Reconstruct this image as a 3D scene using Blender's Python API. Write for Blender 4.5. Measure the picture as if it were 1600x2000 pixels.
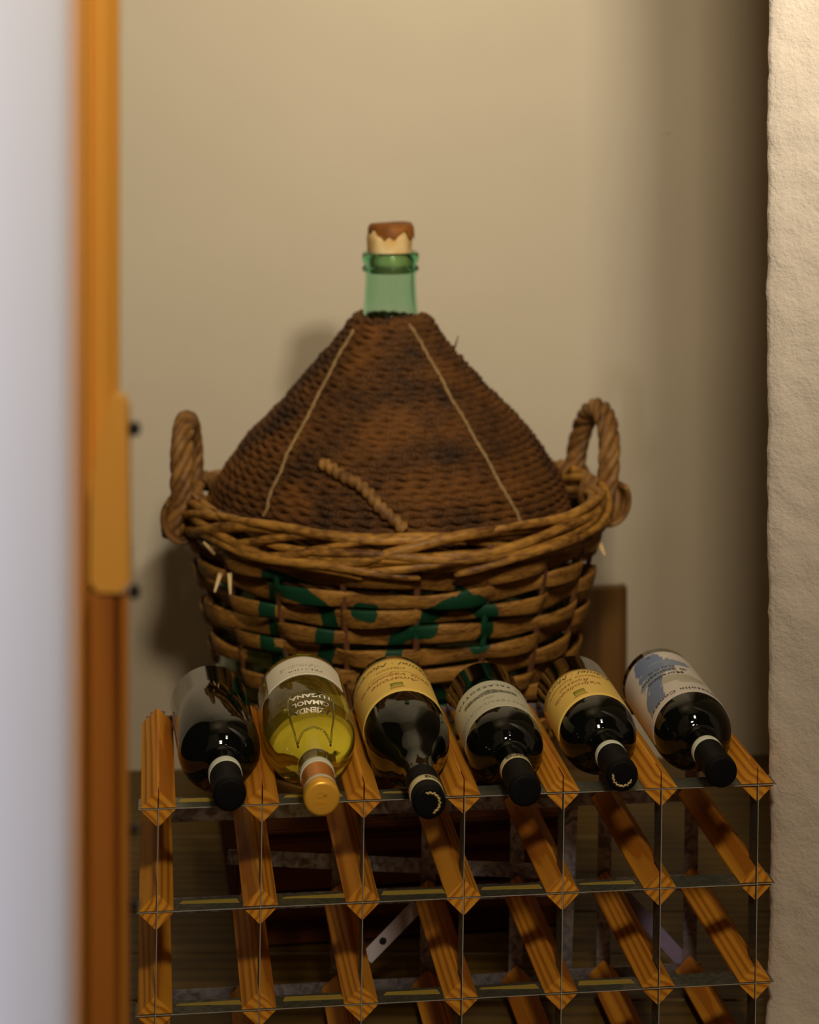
import bpy, math, random
import numpy as np
from math import sin, cos, pi, radians, atan2, sqrt
random.seed(7)
rng = np.random.default_rng(7)
C = bpy.context.scene.collection
scene = bpy.context.scene
for o in list(bpy.data.objects): bpy.data.objects.remove(o)

# ------------------------------------------------------------ camera, light, exposure
H = 1.022                     # camera height over the floor
F, CX, CY = 4256.6, 960.0, 73.4   # focal length and principal point for a 1600x2000 picture
cam_d = bpy.data.cameras.new('camera'); cam = bpy.data.objects.new('camera', cam_d); C.objects.link(cam)
cam.location = (0, 0, H); cam.rotation_euler = (pi/2, 0, 0)
cam_d.sensor_fit = 'AUTO'; cam_d.sensor_width = 36.0
cam_d.lens = F*36/2000
cam_d.shift_x = -(CX-800)/2000; cam_d.shift_y = (CY-1000)/2000
cam_d.dof.use_dof = True; cam_d.dof.focus_distance = 2.10; cam_d.dof.aperture_fstop = 4.6
cam_d.clip_start = 0.05
scene.camera = cam

world = bpy.data.worlds.new('world'); scene.world = world; world.use_nodes = True
bg = world.node_tree.nodes['Background']
bg.inputs[0].default_value = (1.0, 0.80, 0.55, 1); bg.inputs[1].default_value = 0.008

def area(name, loc, target, size, power, color, spread=180, shape='RECTANGLE', size_y=None):
    d = bpy.data.lights.new(name, 'AREA'); d.energy = power; d.color = color; d.shape = shape
    d.size = size; d.size_y = size_y or size; d.spread = radians(spread)
    o = bpy.data.objects.new(name, d); C.objects.link(o); o.location = loc
    from mathutils import Vector
    o.rotation_euler = (Vector(target)-Vector(loc)).to_track_quat('-Z', 'Y').to_euler()
    return o
area('room_lamp', (0.13, 0.05, 1.98), (-0.1, 3.0, .95), 0.22, 11.5, (1.0, 0.85, 0.62), spread=110, size_y=0.22)
area('alcove_lamp', (0.36, 1.20, 1.54), (-0.14, 3.05, 1.45), 0.12, 7.0, (1.0, 0.91, 0.74), spread=100, size_y=0.12)
area('added_bounce_fill', (-0.45, 2.0, 1.95), (-0.45, 2.25, 2.5), 0.3, 2.2, (1.0, 0.84, 0.58), spread=150, size_y=0.3)  # added fill, aimed up to bounce soft light off the ceiling
area('added_cool_fill', (-0.47, -0.9, 0.80), (-0.47, 0.8, 0.78), 0.22, 2.6, (0.90, 0.89, 1.0), spread=20, size_y=.7)  # added cool fill, narrow beam to brighten the white wall edge

vs = scene.view_settings
vs.view_transform = 'Standard'; vs.look = 'None'; vs.gamma = 1.0; vs.exposure = 0.0; vs.use_curve_mapping = False

# ------------------------------------------------------------ helpers
def link_mesh(name, V, Fc, mat=None, parent=None, smooth=False, colors=None, attr=None, mats=None, midx=None):
    me = bpy.data.meshes.new(name)
    me.from_pydata([tuple(map(float, v)) for v in V], [], [tuple(int(i) for i in f) for f in Fc]); me.update()
    if smooth: me.polygons.foreach_set('use_smooth', [True]*len(me.polygons))
    if mat: me.materials.append(mat)
    if mats:
        for m in mats: me.materials.append(m)
        if midx is not None: me.polygons.foreach_set('material_index', midx)
    if colors is not None:
        ca = me.color_attributes.new('paint', 'FLOAT_COLOR', 'POINT')
        ca.data.foreach_set('color', np.asarray(colors, float).ravel())
    if attr is not None:
        a = me.attributes.new('mark', 'FLOAT', 'POINT'); a.data.foreach_set('value', np.asarray(attr, float))
    o = bpy.data.objects.new(name, me); C.objects.link(o)
    if parent: o.parent = parent
    return o

def tag(o, label=None, cat=None, group=None, kind=None):
    if label: o['label'] = label
    if cat: o['category'] = cat
    if group: o['group'] = group
    if kind: o['kind'] = kind
    return o

def thing(name, label, cat, loc=(0, 0, 0), rot=(0, 0, 0), group=None):
    o = bpy.data.objects.new(name, None); C.objects.link(o); o.empty_display_size = .05
    o.location = loc; o.rotation_euler = rot
    return tag(o, label, cat, group)

class MB:
    """collects pieces of one mesh"""
    def __init__(s): s.V = []; s.F = []; s.n = 0; s.A = []
    def add(s, V, Fc, a=None):
        V = np.asarray(V, float); s.V.append(V); s.F += [tuple(i+s.n for i in f) for f in Fc]; s.n += len(V)
        s.A.append(np.zeros(len(V)) if a is None else np.asarray(a, float))
    def box(s, x0, x1, y0, y1, z0, z1):
        s.add([(x0,y0,z0),(x1,y0,z0),(x1,y1,z0),(x0,y1,z0),(x0,y0,z1),(x1,y0,z1),(x1,y1,z1),(x0,y1,z1)],
              [(0,3,2,1),(4,5,6,7),(0,1,5,4),(1,2,6,5),(2,3,7,6),(3,0,4,7)])
    def cbox(s, x0, x1, y0, y1, z0, z1, c=.002):
        """box with chamfered long edges (all edges), 24 verts"""
        P = []; 
        xs=(x0,x1); ys=(y0,y1); zs=(z0,z1)
        for i in (0,1):
            for j in (0,1):
                for k in (0,1):
                    x,y,z=xs[i],ys[j],zs[k]; dx=c*(1-2*i); dy=c*(1-2*j); dz=c*(1-2*k)
                    P += [(x,y+dy,z+dz),(x+dx,y,z+dz),(x+dx,y+dy,z)]
        import itertools
        idx=lambda i,j,k,a: (i*4+j*2+k)*3+a
        Fc=[]
        for i in (0,1):
            f=[idx(i,0,0,0),idx(i,1,0,0),idx(i,1,1,0),idx(i,0,1,0)]; Fc.append(f[::-1] if i==0 else f)
            f=[idx(0,i,0,1),idx(1,i,0,1),idx(1,i,1,1),idx(0,i,1,1)]; Fc.append(f if i==0 else f[::-1])
            f=[idx(0,0,i,2),idx(1,0,i,2),idx(1,1,i,2),idx(0,1,i,2)]; Fc.append(f[::-1] if i==0 else f)
        for a in (0,1):
            for b in (0,1):
                Fc.append([idx(a,b,0,0),idx(a,b,1,0),idx(a,b,1,1),idx(a,b,0,1)])
                Fc.append([idx(a,0,b,0),idx(a,1,b,0),idx(a,1,b,2),idx(a,0,b,2)])
                Fc.append([idx(0,a,b,1),idx(1,a,b,1),idx(1,a,b,2),idx(0,a,b,2)])
        for i in (0,1):
            for j in (0,1):
                for k in (0,1): Fc.append([idx(i,j,k,0),idx(i,j,k,1),idx(i,j,k,2)])
        s.add(P, Fc)
    def prism(s, poly, y0, y1):
        n=len(poly); V=[(x,y0,z) for x,z in poly]+[(x,y1,z) for x,z in poly]
        Fc=[tuple(range(n)), tuple(range(2*n-1,n-1,-1))]+[(i,n+i,n+(i+1)%n,(i+1)%n) for i in range(n)]
        s.add(V,Fc)
    def build(s, name, mat, parent=None, smooth=False, attr=False, fix=True):
        o = link_mesh(name, np.concatenate(s.V), s.F, mat, parent, smooth, attr=np.concatenate(s.A) if attr else None)
        if fix:
            import bmesh
            bm = bmesh.new(); bm.from_mesh(o.data); bmesh.ops.recalc_face_normals(bm, faces=bm.faces); bm.to_mesh(o.data); bm.free()
        return o

def lathe(prof, seg=64, axis='z', caps=(True, True)):
    """prof: list of (r, t) -> verts/faces of a solid of revolution about z or about y"""
    V=[]; Fc=[]
    for r,t in prof:
        for k in range(seg):
            a=2*pi*k/seg
            V.append((r*cos(a), r*sin(a), t) if axis=='z' else (r*cos(a), t, r*sin(a)))
    n=len(prof)
    for i in range(n-1):
        for k in range(seg):
            Fc.append((i*seg+k, i*seg+(k+1)%seg, (i+1)*seg+(k+1)%seg, (i+1)*seg+k))
    if caps[0]: Fc.append(tuple(range(seg))[::-1])
    if caps[1]: Fc.append(tuple((n-1)*seg+k for k in range(seg)))
    return V,Fc

def smooth_prof(pts, n=8):
    """Catmull-Rom through profile points"""
    P=[np.array(p,float) for p in pts]; P=[2*P[0]-P[1]]+P+[2*P[-1]-P[-2]]; out=[]
    for i in range(1,len(P)-2):
        for k in range(n):
            t=k/n; a,b,c,d=P[i-1:i+3]
            out.append(.5*((2*b)+(-a+c)*t+(2*a-5*b+4*c-d)*t*t+(-a+3*b-3*c+d)*t**3))
    out.append(P[-2]); return out

def sweep(path, out, ra, rb, twist=0, lobes=0, lobe_amp=.3, sides=8, closed=False, tw0=0):
    """tube along path; out = outward vectors; ra = half size along outward, rb = half size sideways"""
    P=np.asarray(path,float); N=len(P)
    T=np.gradient(P,axis=0)
    if closed: T=np.roll(P,-1,0)-np.roll(P,1,0)
    T/=np.linalg.norm(T,axis=1)[:,None]
    O=np.broadcast_to(np.asarray(out,float),P.shape).copy()
    O-= (O*T).sum(1)[:,None]*T; O/=np.linalg.norm(O,axis=1)[:,None]
    B=np.cross(T,O)
    ra=np.broadcast_to(np.asarray(ra,float),(N,)); rb=np.broadcast_to(np.asarray(rb,float),(N,))
    L=np.r_[0,np.cumsum(np.linalg.norm(np.diff(P,axis=0),axis=1))]
    ph=2*pi*np.arange(sides)/sides
    m=np.ones((N,sides))
    if lobes:
        ang=ph[None,:]-(tw0+twist*L)[:,None]
        m=1-lobe_amp+lobe_amp*np.abs(np.cos(ang*lobes/2))*1.35
    V=P[:,None,:]+(ra[:,None]*m*np.cos(ph))[:,:,None]*O[:,None,:]+(rb[:,None]*m*np.sin(ph))[:,:,None]*B[:,None,:]
    V=V.reshape(-1,3)
    i=np.arange(N if closed else N-1)[:,None]; k=np.arange(sides)[None,:]
    a=i*sides+k; b=i*sides+(k+1)%sides; i2=(i+1)%N
    c=i2*sides+(k+1)%sides; d=i2*sides+k
    Fc=np.stack([a,b,c,d],-1).reshape(-1,4).tolist()
    if not closed: Fc+= [list(range(sides))[::-1], [(N-1)*sides+q for q in range(sides)]]
    return V,Fc

def px(x, y, Y):               # a picture position at a distance in front of the camera -> world point
    return np.array([(x-CX)/F*Y, Y, H-(y-CY)/F*Y])

# ------------------------------------------------------------ materials
def mat(name, color=(.5,.5,.5), rough=.5, metal=0., spec=.5):
    m=bpy.data.materials.new(name); m.use_nodes=True; b=m.node_tree.nodes['Principled BSDF']
    b.inputs['Base Color'].default_value=(*color,1); b.inputs['Roughness'].default_value=rough
    b.inputs['Metallic'].default_value=metal; b.inputs['Specular IOR Level'].default_value=spec
    return m
def N(m,t,**kw):
    n=m.node_tree.nodes.new(t)
    for k,v in kw.items():
        if k in n.inputs.keys(): n.inputs[k].default_value=v
        else: setattr(n,k,v)
    return n
def L(m,a,b): m.node_tree.links.new(a,b)
def bsdf(m): return m.node_tree.nodes['Principled BSDF']
def coords(m, scale=(1,1,1), rnd=0, kind='Object'):
    tc=N(m,'ShaderNodeTexCoord'); mp=N(m,'ShaderNodeMapping'); mp.inputs['Scale'].default_value=scale
    src=tc.outputs[kind]
    if rnd:
        oi=N(m,'ShaderNodeObjectInfo'); ad=N(m,'ShaderNodeVectorMath',operation='MULTIPLY_ADD')
        ad.inputs[1].default_value=(rnd*1.3,rnd*7.7,rnd*1.9); L(m,oi.outputs['Random'],ad.inputs[0]); L(m,src,ad.inputs[2]); src=ad.outputs[0]
    L(m,src,mp.inputs[0]); return mp.outputs[0]
def ramp(m, fac, stops):
    r=N(m,'ShaderNodeValToRGB'); e=r.color_ramp.elements
    while len(e)<len(stops): e.new(.5)
    for q,(p,c) in zip(e,stops): q.position=p; q.color=(*c,1)
    L(m,fac,r.inputs[0]); return r.outputs[0]
def bump(m, h, strength=.3, dist=.002):
    b=N(m,'ShaderNodeBump'); b.inputs['Strength'].default_value=strength; b.inputs['Distance'].default_value=dist
    L(m,h,b.inputs['Height']); L(m,b.outputs[0],bsdf(m).inputs['Normal']); return b

def wood(name, light, dark, axis='Y', ring=55, rough=.38, rnd=1.0, contrast=(.35,.75), coat=.0):
    m=mat(name,light,rough); sc={'Y':(1,.045,1),'X':(.045,1,1),'Z':(1,1,.045)}[axis]
    v=coords(m,sc,rnd)
    w=N(m,'ShaderNodeTexNoise',Scale=9.0,Detail=2.0); L(m,v,w.inputs['Vector'])
    ad=N(m,'ShaderNodeVectorMath',operation='MULTIPLY_ADD'); ad.inputs[1].default_value=(.05,.05,.05); L(m,w.outputs['Color'],ad.inputs[0]); L(m,v,ad.inputs[2])
    wv=N(m,'ShaderNodeTexWave',wave_type='RINGS',rings_direction=axis,Scale=ring,Distortion=2.2,Detail=2.0); wv.inputs['Detail Scale'].default_value=1.5
    L(m,ad.outputs[0],wv.inputs['Vector'])
    fn=N(m,'ShaderNodeTexNoise',Scale=260.0,Detail=3.0); L(m,v,fn.inputs['Vector'])
    mx=N(m,'ShaderNodeMath',operation='MULTIPLY_ADD'); mx.inputs[1].default_value=.35; L(m,fn.outputs[0],mx.inputs[0]); L(m,wv.outputs['Fac'],mx.inputs[2])
    c=ramp(m,mx.outputs[0],[(contrast[0],light),(contrast[1],tuple(.5*a+.5*b for a,b in zip(light,dark))),(1.,dark)])
    big=N(m,'ShaderNodeTexNoise',Scale=14.0,Detail=2.0); L(m,v,big.inputs['Vector'])
    mix=N(m,'ShaderNodeMixRGB',blend_type='MULTIPLY'); mix.inputs[0].default_value=.35; L(m,c,mix.inputs[1]); L(m,ramp(m,big.outputs[0],[(.3,(.55,.5,.45)),(.7,(1,1,1))]),mix.inputs[2])
    L(m,mix.outputs[0],bsdf(m).inputs['Base Color'])
    bsdf(m).inputs['Coat Weight'].default_value=coat; bsdf(m).inputs['Coat Roughness'].default_value=.3
    bump(m,mx.outputs[0],.25,.0006); return m

M={}
M['pine_bar']=wood('pine_bar',(.88,.38,.035),(.56,.19,.017),ring=42,contrast=(.3,.95),rough=.55)
bsdf(M['pine_bar']).inputs['Specular IOR Level'].default_value=.2
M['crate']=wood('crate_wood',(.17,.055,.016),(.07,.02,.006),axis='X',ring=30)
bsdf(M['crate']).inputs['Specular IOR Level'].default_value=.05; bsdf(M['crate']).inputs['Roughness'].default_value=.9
M['board']=wood('board_wood',(.20,.092,.014),(.11,.045,.008),axis='Z',ring=22,rough=.5)
M['floor']=wood('floor_wood',(.15,.088,.012),(.095,.052,.008),axis='X',ring=14,rough=.5,contrast=(.4,.9),coat=.05)
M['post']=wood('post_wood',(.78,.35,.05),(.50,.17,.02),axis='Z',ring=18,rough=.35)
M['post_shaded']=wood('post_shaded_wood',(.46,.15,.018),(.15,.035,.006),axis='Z',ring=20,rough=.35)  # same pine as the post, the latch block's shade put into the colour
M['block']=wood('block_wood',(.95,.55,.12),(.80,.38,.06),axis='Z',ring=14,rough=.4)

def plaster(name, col, scale, strength, dist, var=.08):
    m=mat(name,col,.85,spec=.2); v=coords(m)
    n=N(m,'ShaderNodeTexNoise',Scale=2.2,Detail=3.0); L(m,v,n.inputs['Vector'])
    c=ramp(m,n.outputs[0],[(.3,tuple(a*(1-var) for a in col)),(.7,col)]); L(m,c,bsdf(m).inputs['Base Color'])
    h=N(m,'ShaderNodeTexNoise',Scale=scale,Detail=5.0,Roughness=.6); L(m,v,h.inputs['Vector'])
    h2=N(m,'ShaderNodeTexNoise',Scale=scale*.09,Detail=2.0); L(m,v,h2.inputs['Vector'])
    a=N(m,'ShaderNodeMath',operation='MULTIPLY_ADD'); a.inputs[1].default_value=5.0; L(m,h2.outputs[0],a.inputs[0]); L(m,h.outputs[0],a.inputs[2])
    bump(m,a.outputs[0],strength,dist); return m
M['wall']=plaster('wall_plaster',(.66,.57,.43),130,.35,.0007)
M['pier']=plaster('pier_plaster',(.72,.62,.52),210,.9,.0016)
M['white']=plaster('white_paint',(.80,.81,.90),60,.2,.0005)

def galv(name, a, b, rough=.42, metal=.8):
    m=mat(name,a,rough,metal); v=coords(m,(1,1,1),.6)
    vo=N(m,'ShaderNodeTexNoise',Scale=75.0,Detail=3.0,Distortion=1.6); L(m,v,vo.inputs['Vector'])
    L(m,ramp(m,vo.outputs['Fac'],[(.34,a),(.5,tuple(.5*p+.5*q for p,q in zip(a,b))),(.68,b)]),bsdf(m).inputs['Base Color'])
    L(m,ramp(m,vo.outputs['Fac'],[(.3,(.6,.6,.6)),(.7,(rough-.1,)*3)]),bsdf(m).inputs['Roughness']); return m
M['galv']=galv('galvanised_steel',(.20,.18,.21),(.52,.50,.56))
M['steel']=galv('front_strip_steel',(.14,.15,.12),(.26,.27,.22),.38)
M['edge']=mat('edge_highlight',(.50,.48,.42),.5,.2)  # paler front faces: the highlight along the steel strips painted as colour
def edge(o):
    o.data.materials.append(M['edge'])
    for p in o.data.polygons:
        if p.normal.y<-.9: p.material_index=1
M['brace']=mat('painted_brace',(.62,.55,.60),.5)
M['brace2']=mat('mauve_brace',(.25,.20,.34),.5)
M['tape']=mat('old_yellow_tape',(.42,.30,.05),.6)
M['dark_hole']=mat('dark_hole',(.01,.008,.008),.9)
M['iron']=mat('dark_iron',(.025,.022,.03),.45,.6)

def glass_dark(name, col):
    m=mat(name,col,.05); bsdf(m).inputs['IOR'].default_value=1.5; bsdf(m).inputs['Specular IOR Level'].default_value=.48; return m
M['bottle']=glass_dark('black_glass',(.0035,.0040,.0028))
M['caps']=mat('matte_black_foil',(.005,.0045,.005),.6,.0,.12)
M['gold_foil']=mat('gold_foil',(.98,.50,.05),.36,.35)
M['copper_foil']=mat('orange_gold_foil',(.75,.27,.03),.34,.5)
M['gold_ink']=mat('gold_ink',(.80,.58,.25),.4,.3)
M['paper_seal']=mat('seal_paper',(.80,.84,.70),.6)
M['seal_yellow']=mat('seal_paper_cream',(.72,.64,.34),.6)
M['seal_ring']=mat('seal_ring_pale',(.72,.66,.50),.5)
M['cream']=mat('cream_label',(.86,.79,.62),.55)
M['yellow']=mat('yellow_label',(.98,.66,.15),.5)
M['grey_label']=mat('grey_label',(.62,.60,.44),.55)
M['back_label']=mat('pinkish_label',(.55,.38,.30),.6)
M['ink']=mat('black_ink',(.03,.028,.025),.6)
M['red_ink']=mat('brown_red_ink',(.30,.07,.02),.6)
M['grey_ink']=mat('grey_ink',(.33,.31,.22),.6)
M['olive_ink']=mat('olive_gold_ink',(.42,.38,.03),.5)
def vcol(name, rough=.55):
    m=mat(name,(.8,.8,.8),rough); a=N(m,'ShaderNodeVertexColor',layer_name='paint'); L(m,a.outputs['Color'],bsdf(m).inputs['Base Color']); return m
M['printed']=vcol('printed_label')

g=mat('pale_wine_glass',(.72,.62,.05),.015); b=bsdf(g); b.inputs['Transmission Weight'].default_value=.93; b.inputs['IOR'].default_value=1.36
M['wine']=g
g=mat('clear_glass',(.80,.84,.60),.01); b=bsdf(g); b.inputs['Transmission Weight'].default_value=1; b.inputs['IOR'].default_value=1.46
M['clear']=g
g=mat('green_glass',(.93,.98,.95),.03); b=bsdf(g); b.inputs['Transmission Weight'].default_value=1; b.inputs['IOR'].default_value=1.47
va_=N(g,'ShaderNodeVolumeAbsorption'); va_.inputs['Color'].default_value=(.12,.86,.55,1); va_.inputs['Density'].default_value=64; L(g,va_.outputs[0],g.node_tree.nodes['Material Output'].inputs['Volume'])
M['green']=g

def fibre(name, a, b, scale=(1,1,1), ns=180, rough=.75, paint=False, bs=.5, rnd=1.0):
    m=mat(name,a,rough,spec=.3); v=coords(m,scale,rnd)
    n=N(m,'ShaderNodeTexNoise',Scale=ns,Detail=4.0); L(m,v,n.inputs['Vector'])
    n2=N(m,'ShaderNodeTexNoise',Scale=17.0,Detail=3.0); L(m,v,n2.inputs['Vector'])
    ad=N(m,'ShaderNodeMath',operation='MULTIPLY_ADD'); ad.inputs[1].default_value=.5; L(m,n.outputs[0],ad.inputs[0])
    hf=N(m,'ShaderNodeMath',operation='MULTIPLY'); hf.inputs[1].default_value=.5; L(m,n2.outputs[0],hf.inputs[0]); L(m,hf.outputs[0],ad.inputs[2])
    c=ramp(m,ad.outputs[0],[(.36,b),(.62,a)])
    if paint:
        at=N(m,'ShaderNodeAttribute',attribute_name='mark')
        s=N(m,'ShaderNodeMath',operation='MULTIPLY_ADD'); s.inputs[1].default_value=.7; L(m,n.outputs[0],s.inputs[0]); L(m,at.outputs['Fac'],s.inputs[2])
        f=ramp(m,s.outputs[0],[(.78,(0,0,0)),(.86,(1,1,1))])
        mx=N(m,'ShaderNodeMixRGB'); L(m,f,mx.inputs[0]); L(m,c,mx.inputs[1]); mx.inputs[2].default_value=(.006,.052,.021,1); c=mx.outputs[0]
    L(m,c,bsdf(m).inputs['Base Color']); bump(m,ad.outputs[0],bs,.0015); return m
M['willow']=fibre('willow_strip',(.46,.22,.040),(.10,.036,.008),(1,1,7),120,.55,True)
M['stake']=fibre('willow_stake',(.15,.058,.022),(.06,.022,.009),(1,1,.2),150,.6,True)
M['rim']=fibre('willow_rim',(.52,.25,.042),(.10,.037,.009),(1,1,3),70,.5)
M['handle']=fibre('willow_handle',(.32,.155,.036),(.08,.030,.009),(1,1,1),70,.55)
M['rope']=fibre('dark_rope',(.17,.062,.009),(.014,.007,.003),(1,1,1),420,.8,bs=.9)
M['twine']=fibre('pale_twine',(.34,.22,.09),(.18,.10,.035),(1,1,1),300,.8)
M['cork']=fibre('cream_cork',(.80,.62,.33),(.62,.36,.10),(1,1,1),70,.8)
M['cork_brown']=fibre('brown_wax',(.30,.105,.012),(.16,.05,.008),(1,1,1),90,.6)

# ------------------------------------------------------------ setting
def struct(o): o['kind']='structure'; return o

# back wall, turned 4.2 degrees; its foot runs from (-.503,3.039) to (.376,3.104)
wa=math.atan2(.065,.879)
def wallp(s,d=0): # point s metres along, d behind
    return (-.503+s*cos(wa)-d*sin(wa), 3.039+s*sin(wa)+d*cos(wa))
mb=MB(); 
q=[wallp(-.6),wallp(1.7),wallp(1.7,.12),wallp(-.6,.12)]
mb.add([(x,y,0) for x,y in q]+[(x,y,2.6) for x,y in q],[(0,1,2,3),(4,5,6,7),(0,1,5,4),(1,2,6,5),(2,3,7,6),(3,0,4,7)])
wb=struct(mb.build('wall_back',M['wall']))
# small plaster scars
def wall_pt(x,y):   # picture point on the wall
    # solve on plane
    n=np.array([-sin(wa),cos(wa)]); p0=np.array([-.503,3.039]); d=np.array([(x-CX)/F,1.0])
    t=(p0@n)/(d@n); return px(x,y,t)
for (x,y,w,h) in [(1303,257,.008,.0035),(1392,220,.002,.005),(262,1066,.003,.003),(345,1165,.003,.012),(331,1240,.004,.008)]:
    p=wall_pt(x,y); V=[];Fc=[];rings=5;seg=16
    for i in range(rings+1):
        f=i/rings
        for k in range(seg):
            a=2*pi*k/seg; r=f*(1+.15*sin(3*a))
            V.append((w*r*cos(a)*cos(wa), w*r*cos(a)*sin(wa)-.0016*(1-f*f), h*r*sin(a)))
    for i in range(rings):
        for k in range(seg): Fc.append((i*seg+k,i*seg+(k+1)%seg,(i+1)*seg+(k+1)%seg,(i+1)*seg+k))
    m=MB(); m.add(V,Fc); o=m.build('plaster_lump',M['wall'],wb,True); o.location=tuple(p)

mb=MB(); mb.box(-1.2,1.3,.9,3.3,2.45,2.55); struct(mb.build('ceiling',M['wall']))
# right wall end (pier) with a rough, slightly wavy plaster corner
ex,ey=px(1499,800,2.14)[:2]
dirn=np.array([sin(radians(60)),-cos(radians(60))])   # visible face runs right and towards the camera
back=np.array([cos(radians(60))*.5,sin(radians(60))])
nz=300; zz=np.linspace(0,2.4,nz); V=[];Fc=[]
sec=[(back*.35,0),(back*.12,0),(back*.010,1),(back*.003+dirn*.0012,1),(dirn*.006,1),(dirn*.02,.6),(dirn*.08,.3),(dirn*.3,.0),(dirn*.9,0),(dirn*.9+back*.9,0)]
ns=len(sec)
def wob(z): return .0014*sin(z*5+1)+.0005*sin(z*31+.4)+.0004*sin(z*77+2)+.0003*sin(z*160)
for i,z in enumerate(zz):
    flare=.035*max(0,(.16-z)/.16)**2
    for p,w in sec:
        x=ex+p[0]+w*(wob(z)+rng.normal(0,.00035))-flare*w*.5; y=ey+p[1]-flare*w
        V.append((x,y,z))
for i in range(nz-1):
    for k in range(ns-1): Fc.append((i*ns+k,i*ns+k+1,(i+1)*ns+k+1,(i+1)*ns+k))
    Fc.append((i*ns+ns-1,i*ns,(i+1)*ns,(i+1)*ns+ns-1))
mb=MB(); mb.add(V,Fc); struct(mb.build('wall_right',M['pier'],smooth=True))

# white painted wall edge close to the camera on the left
mb=MB(); x1=(133-CX)/F*.80
mb.cbox(x1-.85,x1,.80,.812,0,2.4,.004); struct(mb.build('wall_left',M['white']))

# floor: slab and boards
mb=MB(); mb.box(-1.4,1.4,-.5,3.6,-.08,-.018); fl=struct(mb.build('floor',M['dark_hole']))
y=.9; i=0
while y<3.04:
    w=.118
    mb=MB(); mb.cbox(-1.3,1.25,y,min(y+w-.0025,3.30),-.018,-.0005*(i%2),.0015)
    o=mb.build('plank',M['floor'],fl); i+=1; y+=w

# ------------------------------------------------------------ door casing at the left (out of focus)
YC=1.30
X=lambda x,Y=YC:(x-CX)/F*Y
Z=lambda y,Y=YC:H-(y-CY)/F*Y
tr=thing('trim_1',None,None); tr['kind']='structure'
mb=MB(); mb.cbox(X(60),X(166),YC+.012,YC+.022,0,2.0,.004); mb.build('casing_board',M['post'],tr,)
mb=MB(); mb.cbox(X(163),X(169),YC+.006,YC+.016,0,2.0,.001); mb.build('bead',M['block'],tr)
mb=MB(); mb.cbox(X(167),X(213),YC+.010,YC+.022,0,2.0,.003); mb.build('door_stop',M['post'],tr)
mb=MB(); mb.cbox(X(208),X(222),YC+.016,YC+.026,0,2.0,.003); mb.build('bead',M['block'],tr)

pd=thing('lower_post','reddish pine post, darkened as if in shade, with an orange right edge below the latch block','post',(X(215),YC,0))
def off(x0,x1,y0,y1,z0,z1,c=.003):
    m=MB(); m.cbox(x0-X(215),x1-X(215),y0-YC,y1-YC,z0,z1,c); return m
off(X(173),X(236),YC-.008,YC+.004,0,Z(1150)).build('inner_rail',M['post_shaded'],pd)
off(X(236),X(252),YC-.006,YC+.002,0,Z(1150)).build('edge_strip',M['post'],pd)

lt=thing('latch_block','pale orange pine block with sloping left side above the shade-darkened post','latch',(X(220),YC,Z(1150)))
m=MB(); poly=[(X(x)-X(220),Z(y)-Z(1150)) for x,y in [(182,1130),(196,1150),(240,1150),(257,1132),(254,790),(246,768),(224,768),(212,800),(184,930)]]
m.prism(poly[::-1],-.010,.002); m.build('block',M['block'],lt)
for y_,nm in ((835,'bolt'),(1165,'bolt')):
    m=MB(); V,Fc=lathe([(.0022,0),(.0042,.001),(.0045,.004),(.003,.0065),(.0,.007)],20); V=np.array(V)[:,[2,1,0]]
    m.add(V+[X(254)-X(220),-.004,Z(y_)-Z(1150)+(0 if y_<1000 else .004)],Fc)
    m.build('bolt',M['iron'],lt)
for y_ in (1620,1768):
    m=MB(); V,Fc=lathe([(.0022,0),(.0038,.001),(.004,.003),(.0025,.005),(.0,.0055)],20); V=np.array(V)[:,[2,1,0]]
    m.add(V+[X(254)-X(215),0,Z(y_)],Fc); m.build('bolt',M['iron'],pd)

# ------------------------------------------------------------ wine rack
S=.095; RL=.25; D=.0172
RO=np.array([-.30690,2.00833,-.71018+H]); RYAW,RROLL=.154901,.014309
rack=thing('wine_rack','low pine and galvanised steel wine rack holding six bottles on its top row','wine rack',tuple(RO),(0,RROLL,RYAW))
cyw,syw,cr,sr=cos(RYAW),sin(RYAW),cos(RROLL),sin(RROLL)
RM=np.array([[cyw,-syw,0],[syw,cyw,0],[0,0,1]])@np.array([[cr,0,sr],[0,1,0],[-sr,0,cr]])
def rack_plane(x,y,yl):   # picture point -> rack coordinates on the plane local y = yl
    d=np.array([(x-CX)/F,1.0,-(y-CY)/F]); o=np.array([0,0,H])-RO
    dl=RM.T@d; ol=RM.T@o; t=(yl-ol[1])/dl[1]; return ol+t*dl
gk=.0007; ck=.0013; KD=.028
def bar_mesh():
    m=MB()
    quad=[(gk,gk),(D-ck,gk),(D-ck,ck),(ck,D-ck),(gk,D-ck)]
    for sx in (1,-1):
        for sz in (1,-1):
            p=[(sx*a,sz*b_) for a,b_ in quad]
            if sx*sz<0: p=p[::-1]
            m.prism(p,0,KD)
    full=[(D-ck,-ck),(D-ck,ck),(ck,D-ck),(-ck,D-ck),(-D+ck,ck),(-D+ck,-ck),(-ck,-D+ck),(ck,-D+ck)]
    m.prism(full,KD,RL); return m
first=bar_mesh().build('bar',M['pine_bar'],rack); k=0
for r in range(4):
    for c in range(7):
        o=first if (r,c)==(0,0) else first.copy()
        if o is not first: C.objects.link(o); o.parent=rack
        o.location=(c*S+random.uniform(-.0006,.0006),random.uniform(-.0015,.001),-r*S)
        o.rotation_euler=(0,(c*2+r*3)%4*pi/2,0)
ST=.00035
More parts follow.
